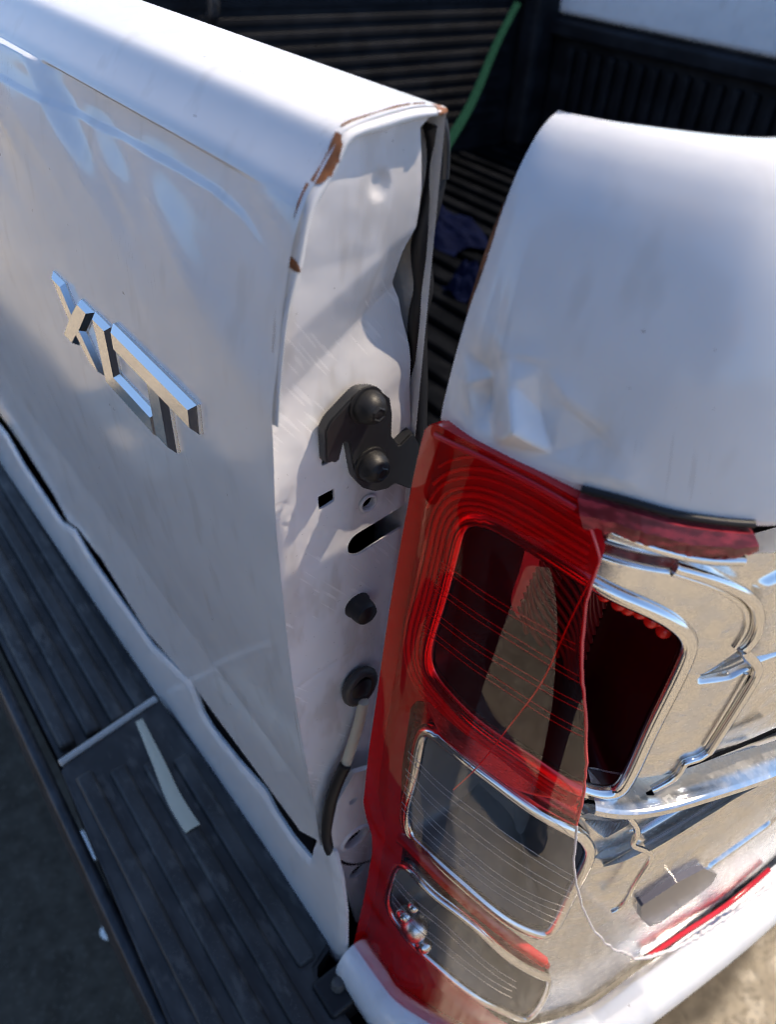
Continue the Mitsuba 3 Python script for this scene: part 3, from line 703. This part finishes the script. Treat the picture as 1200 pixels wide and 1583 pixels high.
put(TL + '__ledge', grid_mesh(LEDGE, True), 'm_dusty_chrome', smooth=35, label='bright dusty chrome ledge between the two light modules')
frame = red.buffer(.0005).difference(upP.buffer(.001)).difference(midP.buffer(.001)).difference(lowP.buffer(.001))
frame = max(getattr(frame, 'geoms', [frame]), key=lambda q: q.area)
def frame_off(P): return np.full(len(P), .0095)
put(TL + '__red_frame', sheet(frame, frame_off, .0022), 'm_red_plastic', smooth=True, label='red inner frame with fine stepped lines behind the red lens')
put(TL + '__chrome_carrier', m_, 'm_dusty_chrome', smooth=28, label='dusty chrome light carrier laid bare at the broken side')


def chamber(lp, key, m, depth, shrink, lab, bez=.0034, bm='m_chrome'):
    """Recess behind an outline: chrome bezel tube, inner walls and back plate."""
    c = lp.mean(0)
    ringp = surf(lp[:, 0], lp[:, 1], OFF - .001)
    put(TL + '__bezel', tube(ringp, bez, 10, closed=True), bm, smooth=True, label='chrome bezel round the ' + lab)
    rows = []
    for k, o in ((0, OFF), (.25, OFF + depth * .25), (.6, OFF + depth * .6), (1, OFF + depth)):
        q = c + (lp - c) * (1 - shrink * k); rows.append(surf(q[:, 0], q[:, 1], o))
    rows.append(np.repeat(rows[-1].mean(0)[None], len(lp), 0))
    R_ = np.stack(rows, 0); R_ = np.concatenate([R_, R_[:, :1]], 1)
    put(TL + '__' + key, grid_mesh(R_), m, smooth=40, label='dark open recess of the ' + lab)
    return c


cu = chamber(up, 'stop_lamp_recess', 'm_bucket_red', .05, .22, 'upper stop lamp chamber')
cm = chamber(mid, 'indicator_recess', 'm_bucket_dark', .045, .22, 'middle indicator chamber', .0030)
cl3 = chamber(lowb, 'reversing_lamp_recess', 'm_bucket_dark', .04, .15, 'lower reversing lamp chamber', .0022)
# ribs along the far wall of the stop lamp recess
bpl = Polygon(cu + (up - cu) * .80).buffer(-.001)
d0 = np.diff(sz([(900, 1050), (1000, 1130)], .058), axis=0)[0]; d0 /= np.linalg.norm(d0); n0 = np.array([-d0[1], d0[0]])
for k in range(-24, 25):
    c0 = cu + n0 * k * .0042
    seg = bpl.intersection(LineString([c0 - d0 * .2, c0 + d0 * .2]))
    if seg.length > .012 and seg.geom_type == 'LineString':
        q = resample(np.asarray(seg.coords), .004); put(TL + '__recess_rib', tube(surf(q[:, 0], q[:, 1], .0605), .0014, 6), 'm_bucket_rib', smooth=True)
led_px = [(936, 917), (958, 931), (972, 938), (991, 944), (1008, 958), (1022, 956), (1027, 974), (1036, 966), (1044, 988), (1051, 975), (1056, 1003)]
for q in led_px:
    p = sz([q], .022)[0]; c = surf(p[:1], p[1:], .022)[0]
    s_ = trimesh.creation.icosphere(2, .0030); s_.vertices *= [1, 1, 1.15]; s_.apply_translation(c)
    put(TL + '__red_led', s_, 'm_led', smooth=True)
bsdf('m_led', {'type': 'roughplastic', 'alpha': .06, 'diffuse_reflectance': rgb(.72, .02, .012), 'nonlinear': False})
# fine ribs moulded on the lens, in pairs
def ribs(lines, m, off=.0012, r=.00016):
    for px in lines:
        for dy in (0, 10):
            q = soft(sz(np.asarray(px, float) + [0, dy]), 60)
            put(TL + '__lens_rib', tube(surf(q[:, 0], q[:, 1], off), r, 5), m, smooth=True)
o8 = lambda L_: [(560 + x / 2.3975, 640 + y / 2.3975) for x, y in L_]
o3 = lambda L_: [(520 + x / 2.727, 1080 + y / 2.727) for x, y in L_]
ribs([o8([(235, 520), (340, 590), (560, 735), (790, 860)]), o8([(225, 605), (330, 680), (540, 820), (815, 985)]), o8([(200, 685), (290, 760), (540, 930), (820, 1085)]), o8([(190, 765), (280, 830), (530, 1010), (820, 1180)])], 'm_red_edge')
ribs([o3([(295, 225), (560, 465), (830, 655), (1000, 755)]), o3([(285, 300), (550, 545), (820, 735), (990, 825)]), o3([(280, 370), (520, 620), (800, 820), (965, 885)]), o3([(270, 440), (480, 650), (760, 850), (930, 935)])], 'm_clear_edge')
ribs([o3([(240, 760), (420, 930), (600, 1090), (760, 1200)]), o3([(230, 830), (400, 1000), (590, 1150), (740, 1240)])], 'm_clear_edge', .0012, .00022)
# raised red beads on the lens
def bead(px, r, off=.0005, m='m_red_plastic', key='__lens_bead', lab=None, n=140):
    q = soft(sz(px), n); put(TL + key, tube(surf(q[:, 0], q[:, 1], off), r, 8), m, smooth=True, label=lab)
bead([(612, 1300), (640, 1326), (678, 1366), (740, 1420), (800, 1465), (842, 1494)], .0030, .003, 'm_red_plastic', '__divider', 'dark red divider between the two clear lenses')
bead([(672, 672), (733, 702), (827, 750), (890, 786)], .0012)
# inner red frame seen through the lens round the stop lamp
for k, (gr, r) in enumerate(((.0045, .0006), (.0068, .0005), (.0100, .0008), (.0128, .0005), (.0165, .0005), (.0195, .0006), (.0235, .0004))):
    q = np.asarray(upP.buffer(gr).exterior.coords); q = resample(q, .004, True)
    okq = shapely.contains(red.buffer(-.0012), shapely.points(q)) & ~shapely.contains(midP.buffer(.004), shapely.points(q))
    q = np.roll(q, -(np.argmin(okq)), 0); okq = np.roll(okq, -np.argmin(okq))
    for run in np.split(np.arange(len(q)), np.nonzero(np.diff(okq.astype(int)))[0] + 1):
        if okq[run[0]] and len(run) > 6:
            qq = resample(q[run], .002)
            put(TL + '__frame_line', tube(surf(qq[:, 0], qq[:, 1], .0091), r * 1.35, 6), 'm_red_edge', smooth=True)
# bulb and reflector in the reversing lamp
bp_ = sz([(642, 1432)], .016)[0]; bcen = surf(bp_[:1], bp_[1:], .016)[0]
b1 = trimesh.creation.icosphere(3, .0085); b1.vertices *= [1, 1, 1.25]; b1.apply_translation(bcen)
put(TL + '__bulb', b1, 'm_bright_metal', smooth=True, label='shiny bulb behind the lower clear lens')
for q, r in (((626, 1412), .0050), ((655, 1458), .0055), ((614, 1432), .0045), ((640, 1400), .0035)):
    p = sz([q], .014)[0]; s_ = trimesh.creation.icosphere(3, r); s_.apply_translation(surf(p[:1], p[1:], .014)[0]); put(TL + '__bulb_holder', s_, 'm_chrome', smooth=True)
# broken strip of the lens top left under the bed side
st = sz([(892, 772), (976, 795), (1037, 812), (1107, 824), (1169, 829)], -.001); sb_ = sz([(905, 812), (953, 825), (1013, 842), (1083, 860), (1169, 852)], .001)
st, sb_ = soft(st, 50), soft(sb_, 50)
jag = (meshkit.noise(np.column_stack([np.arange(50) * .7, np.zeros((50, 2))]), 4) - .5) * .0022
sb_[:, 1] += jag
sh = np.stack([surf(st[:, 0], st[:, 1], .012), surf(st[:, 0], st[:, 1], .0), surf(st[:, 0] * .5 + sb_[:, 0] * .5, st[:, 1] * .5 + sb_[:, 1] * .5, -.0015), surf(sb_[:, 0], sb_[:, 1], .0), surf(sb_[:, 0], sb_[:, 1], .012)], 1)
shard = cat(grid_mesh(sh, True), trimesh.Trimesh(sh[-1], [[0, 1, 2], [0, 2, 3], [0, 3, 4]], process=False))
bsdf('m_shard', {'type': 'roughplastic', 'alpha': .15, 'diffuse_reflectance': proc(lambda p, n, uv: mix((.16, .012, .018), (.42, .04, .055), smoothstep(.35, .7, fbm(p.x * 200, p.y * 200, p.z * 500, 3))))})
put(TL + '__lens_shard', shard, 'm_shard', smooth=30, label='broken strip of red lens left under the bed side')
gk = st + [0, .0022]
put(TL + '__gasket', tube(surf(gk[:, 0], gk[:, 1], .002), .0012, 8), 'm_rubber', smooth=True, label='dark gasket along the top of the broken strip')
ck = soft(sz([(945, 822), (1013, 846), (1083, 863), (1150, 866)], .006), 40)
put(TL + '__chrome_lip', tube(surf(ck[:, 0], ck[:, 1], .006), .0018, 8), 'm_chrome', smooth=True)
# red strip reflector low on the side
rk = soft(sz([(1000, 1476), (1060, 1437), (1120, 1398), (1187, 1342)], .012), 40)
put(TL + '__side_reflector', tube(surf(rk[:, 0], rk[:, 1], .011), .0030, 8, flat=.6), 'm_red_plastic', smooth=True, label='red strip at the bottom of the broken side')
bsdf('m_marker', {'type': 'roughplastic', 'alpha': .03, 'diffuse_reflectance': rgb(.11, .105, .12)})
mk = Polygon(sz([(990, 1398), (1045, 1362), (1088, 1340), (1108, 1350), (1098, 1366), (1020, 1424), (1004, 1430), (990, 1418)], .012)).buffer(-.0012).buffer(.0012)
put(TL + '__side_marker', slab(mk, .0112, .016, .004), 'm_marker', smooth=30, label='grey hexagonal marker in the broken side')
# body below the light
zs = strip_sz[:, 1]
s_b = np.r_[np.linspace(0, .3, 120), np.linspace(.32, 1.9, 30)]
zt_ = np.interp(s_b, strip_sz[:, 0], zs); zt_ = np.where(s_b > strip_sz[-1, 0], zs[-1], zt_) - .0012
lowr = np.stack([surf(s_b, zt_, .012), surf(s_b, zt_, .002)] + [surf(s_b, zt_ - a, b) for a, b in ((.0008, -.001), (.003, -.0055), (.007, -.0090), (.013, -.0118), (.022, -.0135), (.032, -.0130), (.040, -.0095), (.044, -.003), (.044, .03))], 1)
fl = lowr[0]; jl = np.stack([fl, fl + [-.001, .02, 0]], 0)
put(TR + 'bed_side__lower_panel', cat(grid_mesh(lowr, True), grid_mesh(jl)), 'm_paint', smooth=50, label='white body strip below the tail light')

# ================================================================== BUMPER
RB = TR + 'rear_bumper'
def bz(px, z): return on(px, 2, z)
pad = Polygon([(-.262, -.118), (-.278, -.024), (-.15, -.0155), (-.02, -.012), (-.012, -.034), (.075, -.028), (.075, -.13), (0, -.128), (-.12, -.124)])
def pz(z): return lambda P: np.column_stack([P, np.full(len(P), z)])
pad2 = pad.buffer(-.004).buffer(.004)
put(RB, cat(solid(pad2, .012, pz(.618), pz(.56)), solid(pad2.buffer(-.0025), .012, pz(.6205), pz(.618))), 'm_step', smooth=40, label='raised black rubber step pad on the rear bumper')
for k, y0 in enumerate((-.104, -.080, -.056, -.034)):
    put(RB + '__tread_rib', box(-.243 + .010 * k, -.018 if k == 3 else .06, y0 - .008, y0 + .006, .616, .6255, .0032), 'm_step', smooth=40)
lowpad = Polygon([(-.27, -.115), (-1.3, -.12), (-1.3, -.036), (-.27, -.02)])
put(RB + '__lower_step', solid(lowpad, .02, pz(.600), pz(.55)), 'm_step', smooth=40)
for k in range(4):
    y0 = -.104 + .023 * k
    put(RB + '__lower_rib', box(-1.28, -.288, y0 - .0075, y0 + .0065, .596, .6085, .004), 'm_step', smooth=40)
put(RB + '__rear_face', box(-1.3, .08, -.134, -.124, .42, .606, .004), 'm_black', smooth=40)
put(RB + '__pad_edge', tube(resample([(-.2655, -.1165, .6190), (-.281, -.026, .6190)], .01), .0032, 8), 'm_pale', smooth=True, label='worn pale front edge of the step pad')
put(RB + '__core', box(-.12, .068, -.121, .055, .45, .5985), 'm_liner')
nt = on([(522, 1540)], 2, .606)[0]
put(RB + '__corner_bracket', box(nt[0] - .012, nt[0] + .014, nt[1] - .014, nt[1] + .02, .59, .626, .003), 'm_rubber', smooth=35)
put(RB + '__bracket_bolt', revolve([(0, .006), (.003, .006), (.0045, .004), (.005, 0)], nt + [0, 0, .0205], [0, 0, 1]), 'm_step', smooth=35)
# bumper end under the light
eb = [(-.02, -.012), (.07, .002), (.105, .04), (.128, .10), (.142, .2), (.148, .30), (.1, .30), (-.02, .12)]
put(RB + '__end_cap', solid(Polygon(eb).buffer(-.004), .02, pz(.606), pz(.44)), 'm_black', smooth=40)
# things on the bumper and ground
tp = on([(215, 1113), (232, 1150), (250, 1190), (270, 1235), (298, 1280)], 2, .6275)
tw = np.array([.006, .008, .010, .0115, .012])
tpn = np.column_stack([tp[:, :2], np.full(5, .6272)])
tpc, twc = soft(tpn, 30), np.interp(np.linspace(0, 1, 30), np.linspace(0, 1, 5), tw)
pale_band = np.stack([tpc + np.column_stack([0 * twc, k * twc / 2, .0006 * (1 - k * k) + 0 * twc]) for k in np.linspace(-1, 1, 5)], 1)
put('cream_strip', cat(grid_mesh(pale_band, True), grid_mesh(pale_band - [0, 0, .0008])), 'm_cream', smooth=True)  # thin cream strip laid over the tread ribs
labels['cream_strip'] = {'label': 'cream strip lying on the black bumper step', 'category': 'pale_band'}
sc_ = on([(131, 1310)], 2, .006)[0]
put('paper_scrap', box(sc_[0] - .028, sc_[0] + .028, sc_[1] - .009, sc_[1] + .009, .0045, .0105, .002), 'm_scrap', smooth=30)
labels['paper_scrap'] = {'label': 'small shiny white scrap on the ground beside the bumper', 'category': 'scrap'}
pb = on([(165, 1441)], 2, .008)[0]
ps = trimesh.creation.icosphere(2, .011); ps.vertices *= 1 + .25 * (meshkit.noise(ps.vertices * 160, 2)[:, None] - .5); ps.vertices *= [1, .8, .6]; ps.apply_translation(pb)
put('pebble', ps, 'm_scrap', smooth=True)
labels['pebble'] = {'label': 'pale pebble alone on the dark ground', 'category': 'stone'}

# ================================================================== CARGO BED
CB = TR + 'cargo_bed'
ZF, YB, XL = .66, 1.55, -1.40                     # floor height, front wall, far side wall
put(CB, box(XL, .02, .06, YB, ZF - .02, ZF), 'm_liner')
for k in range(26):
    y0 = .12 + k * .055
    put(CB + '__floor_rib', box(XL + .05, -.02, y0, y0 + .026, ZF, ZF + .012, .004), 'm_liner', smooth=40)
put(CB + '__front_wall', box(XL, .1, YB, YB + .03, ZF, .98), 'm_wall_liner')
for k in range(34):
    x0 = XL + .12 + k * .042
    put(CB + '__front_wall_rib', box(x0, x0 + .02, YB - .018, YB, ZF + .1, .90, .005), 'm_wall_liner', smooth=40)
put(CB + '__front_ledge', box(XL, .1, YB - .035, YB, .92, .955, .008), 'm_wall_liner', smooth=40)
put(CB + '__far_side_wall', box(XL - .03, XL, .05, YB, ZF, 1.06), 'm_wall_liner')
for k in range(12):
    z0 = ZF + .05 + k * .027
    put(CB + '__far_wall_rib', box(XL, XL + .003, .1, YB - .1, z0, z0 + .012, .0014), 'm_wall_liner', smooth=40)
put(CB + '__corner_post', box(XL, XL + .07, YB - .08, YB, ZF, 1.05, .02), 'm_wall_liner', smooth=40)
put(CB + '__near_side_wall', box(.035, .05, .30, YB, ZF, 1.10), 'm_liner')
put(TR + 'far_bed_rail', box(XL - .10, XL + .012, .0, YB + .05, 1.00, 1.145, .015), 'm_paint', smooth=40, label='white bed rail on the far side')
put(TR + 'front_bed_rail', box(XL + .01, .12, YB - .01, YB + .05, .962, 1.145, .015), 'm_paint', smooth=40, label='white rail across the front of the bed')
put(TR + 'far_bed_rail__tie_hook', tube(soft([(XL + .012, .62, 1.05), (XL + .05, .62, 1.03), (XL + .055, .62, .98), (XL + .012, .62, .96)], 20), .012, 8), 'm_black', smooth=True)
# underbody so that no light passes below the bed
put(TR + 'underbody', box(XL + .05, .06, .08, 2.0, .40, .63), 'm_black')

# ================================================================== LOOSE THINGS IN THE BED
def far(px, dist): d = ray([px])[0]; return EYE + d / np.linalg.norm(d) * dist
st_w = [(-1.335, 1.49, 1.18)] + [far(p, q) for p, q in (((790, 25), 1.75), ((765, 75), 1.55), ((738, 140), 1.35), ((712, 190), 1.15), ((690, 225), 1.0), ((672, 255), .9))]
stc = soft(st_w[1:], 60)
top_ = stc[0] + (stc[0] - stc[1]) / np.linalg.norm(stc[0] - stc[1]) * .10
stc = np.vstack([top_, stc])
put('green_strap', tube(stc, .0068, 8, flat=.12, ref=fwd), 'm_strap', smooth=True)
labels['green_strap'] = {'label': 'green webbing strap hanging across the dark truck bed', 'category': 'strap'}
def cloth(c, rx, ry, h, seed):
    n = 40; u, v = np.meshgrid(np.linspace(-1, 1, n), np.linspace(-1, 1, n), indexing='ij')
    z = h * np.clip(1 - (u ** 2 + v ** 2) * .8, 0, 1) * (.4 + meshkit.fbm(np.stack([u * 2.5, v * 2.5, 0 * u], -1), 3, seed)) + .014
    return grid_mesh(np.stack([c[0] + u * rx * (1 + .2 * np.sin(3 * v)), c[1] + v * ry * (1 + .2 * np.sin(2 * u + 1)), ZF + z], -1), True)
for q, rx, ry, lab, sd_ in (((690, 352), .09, .05, 'crumpled blue cloth lying in the bed near the far side, larger piece', 1), ((722, 436), .035, .03, 'small blue cloth piece lying on the bed floor ribs', 2)):
    c = on([q], 2, ZF + .03)[0]
    k = put('blue_cloth', cloth(c, rx, ry, .05, sd_), 'm_blue', smooth=True)
    labels[k] = {'label': lab, 'category': 'cloth', 'group': 'blue cloth pieces in the bed'}

# ================================================================== THE PHOTOGRAPHER (seen in the lens and chrome)
import manifold3d as m3
def body(chains, fine, it=8):
    """Chains of (point, radius) -> one continuous tapered surface."""
    parts = []
    for ch in chains:
        for (a, ra), (b, rb) in zip(ch[:-1], ch[1:]):
            parts.append(m3.Manifold.batch_hull([m3.Manifold.sphere(ra, 18).translate(tuple(a)), m3.Manifold.sphere(rb, 18).translate(tuple(b))]))
    k = m3.Manifold.batch_boolean(parts, m3.OpType.Add).refine_to_length(fine).to_mesh()
    m = trimesh.Trimesh(k.vert_properties[:, :3], k.tri_verts); trimesh.smoothing.filter_taubin(m, iterations=it)
    return m
bsdf('m_denim', {'type': 'diffuse', 'reflectance': proc(lambda p, n, uv: mix((.020, .024, .036), (.040, .046, .064), noise(p.x * 400, p.y * 400, p.z * 120)))})
bsdf('m_shirt', {'type': 'diffuse', 'reflectance': rgb(.030, .032, .036)})
bsdf('m_skin', {'type': 'principled', 'base_color': rgb(.42, .25, .18), 'roughness': .5})
bsdf('m_hair', {'type': 'diffuse', 'reflectance': rgb(.03, .022, .016)})
bsdf('m_phone', {'type': 'principled', 'base_color': rgb(.02, .02, .022), 'roughness': .25})
PE = 'person'
A = np.array
hipL, hipR, kneeL, kneeR, ankL, ankR = A([.05, -.53, .84]), A([.27, -.54, .86]), A([.03, -.47, .46]), A([.44, -.49, .45]), A([.05, -.50, .09]), A([.55, -.48, .09])
put(PE + '__trousers', body([[(hipL, .118), (kneeL, .088), (ankL, .078)], [(hipR, .105), (kneeR, .075), (ankR, .066)], [(hipL, .11), (hipR, .11)], [(hipL + [.02, .01, .10], .11), (hipR + [-.02, .01, .10], .11)], [(hipL, .11), (hipL + [.02, .01, .10], .11)], [(hipR, .11), (hipR + [-.02, .01, .10], .11)]], .02), 'm_denim', smooth=True)
for an, o in ((ankL, -.02), (ankR, .05)):
    put(PE + '__shoe', body([[(an - [0, .03, .045], .042), (an + [o * .4, .06, -.048], .042), (an + [o, .15, -.058], .030)]], .012), 'm_rubber', smooth=True)
shL, shR, neck, head = A([-.02, -.50, 1.36]), A([.36, -.50, 1.36]), A([.18, -.48, 1.44]), A([.18, -.43, 1.58])
elL, elR, wrL, wrR = A([-.13, -.50, 1.08]), A([.42, -.40, 1.12]), A([-.17, -.44, .84]), A([.265, -.245, 1.165])
put(PE + '__shirt', body([[(A([.12, -.58, .93]), .115), (A([.12, -.53, 1.15]), .11), (A([.10, -.50, 1.32]), .085)], [(A([.24, -.58, .93]), .115), (A([.24, -.53, 1.15]), .11), (A([.26, -.50, 1.32]), .085)], [(A([.12, -.53, 1.15]), .11), (A([.24, -.53, 1.15]), .11)], [(A([.12, -.57, .95]), .115), (A([.24, -.57, .95]), .115)],
    [(shL, .062), (neck - [0, .01, .03], .062), (shR, .062)], [(shL, .062), (A([.12, -.53, 1.15]), .1)], [(shR, .062), (A([.24, -.53, 1.15]), .1)], [(shL, .066), (elL, .060), (wrL * .95 + elL * .05, .050)], [(A([.06, -.57, .90]), .13), (A([.22, -.57, .90]), .125)], [(A([.06, -.57, .90]), .13), (A([.10, -.52, 1.2]), .12)], [(shR, .060), (elR, .047), (wrR * .85 + elR * .15, .036)]], .018), 'm_shirt', smooth=True)
hd = [[(neck - [0, .01, .04], .052), (neck + [0, .02, .05], .050)], [(head + [0, -.015, .02], .088), (head + [0, .02, -.04], .066), (head + [0, .045, -.085], .034)], [(head + [0, .072, -.012], .012), (head + [0, .092, -.035], .013)], [(head + [-.085, -.01, -.012], .012), (head + [-.088, -.015, -.045], .010)], [(head + [.085, -.01, -.012], .012), (head + [.088, -.015, -.045], .010)],
      [(head + [-.022, .073, -.068], .008), (head + [0, .078, -.067], .009), (head + [.022, .073, -.068], .008)]]
phc = EYE - fwd * .014 + down * .055 + right * .0
hands = []
for sgn, wr in ((1, wrR),):
    pc = phc + right * (.052 * sgn) + down * .015 - fwd * .004
    hands.append([(wr, .027), (pc - fwd * .022 + right * .012 * sgn, .024)])
    hands.append([(pc - fwd * .022 + right * .012 * sgn + down * .02, .016), (pc - fwd * .018 + right * .010 * sgn - down * .022, .016)])
    for q in range(4):
        b0 = pc + down * (.026 - .018 * q) - fwd * .012 + right * .012 * sgn; ln = (.85, 1.0, 1.05, .95)[q]
        hands.append([(b0, .0095), (b0 + (fwd * .017 + right * .004 * sgn) * ln, .0088), (b0 + fwd * .019 * ln - right * .012 * sgn * ln, .0080)])
    tb = pc - fwd * .03 + right * .004 * sgn + down * .012
    hands.append([(tb, .012), (tb - right * .018 * sgn - down * .012 + fwd * .006, .0098), (tb - right * .034 * sgn - down * .028 + fwd * .010, .0085)])
pcL = wrL + [-.005, .012, -.075]
hands.append([(wrL, .028), (pcL + [0, 0, .03], .030), (pcL, .026)]); hands.append([(pcL + [0, -.026, 0], .016), (pcL + [0, .026, 0], .016)])
for q in range(4):
    b0 = pcL + [0, .030 - .019 * q, -.012]; ln = (.9, 1.0, .97, .8)[q]
    hands.append([(b0, .0098), (b0 + A([.006, .003, -.042]) * ln, .0090), (b0 + A([.022, .004, -.072]) * ln, .0080)])
hands.append([(pcL + [.004, .022, .022], .014), (pcL + [.016, .048, -.004], .0105), (pcL + [.022, .056, -.032], .0090)])
put(PE + '__head', body(hd, .006, 6), 'm_skin', smooth=True)
put(PE + '__hand', body(hands[:7], .004, 6), 'm_skin', smooth=True)
put(PE + '__hand', body(hands[7:], .004, 6), 'm_skin', smooth=True)
put(PE + '__hair', body([[(head + [0, -.035, .045], .088), (head + [0, .012, .062], .070)], [(head + [0, -.045, .0], .082), (head + [0, -.05, -.05], .055)]], .015), 'm_hair', smooth=True)
for sgn in (-1, 1):
    e_ = trimesh.creation.icosphere(2, .012); e_.apply_translation(head + [.031 * sgn, .071, -.002]); put(PE + '__eye', e_, 'm_phone', smooth=True)
labels[PE] = {'label': 'person in dark shirt and jeans standing with legs apart, reflected in the lens', 'category': 'person'}
ph_ = box(-.036, .036, -.075, .075, -.004, .004, .0035); ph_.apply_transform(np.vstack([np.column_stack([right, down, fwd, phc]), [0, 0, 0, 1]]))
put('phone', ph_, 'm_phone', smooth=40)
labels['phone'] = {'label': 'black phone held up in one hand by the person', 'category': 'phone'}
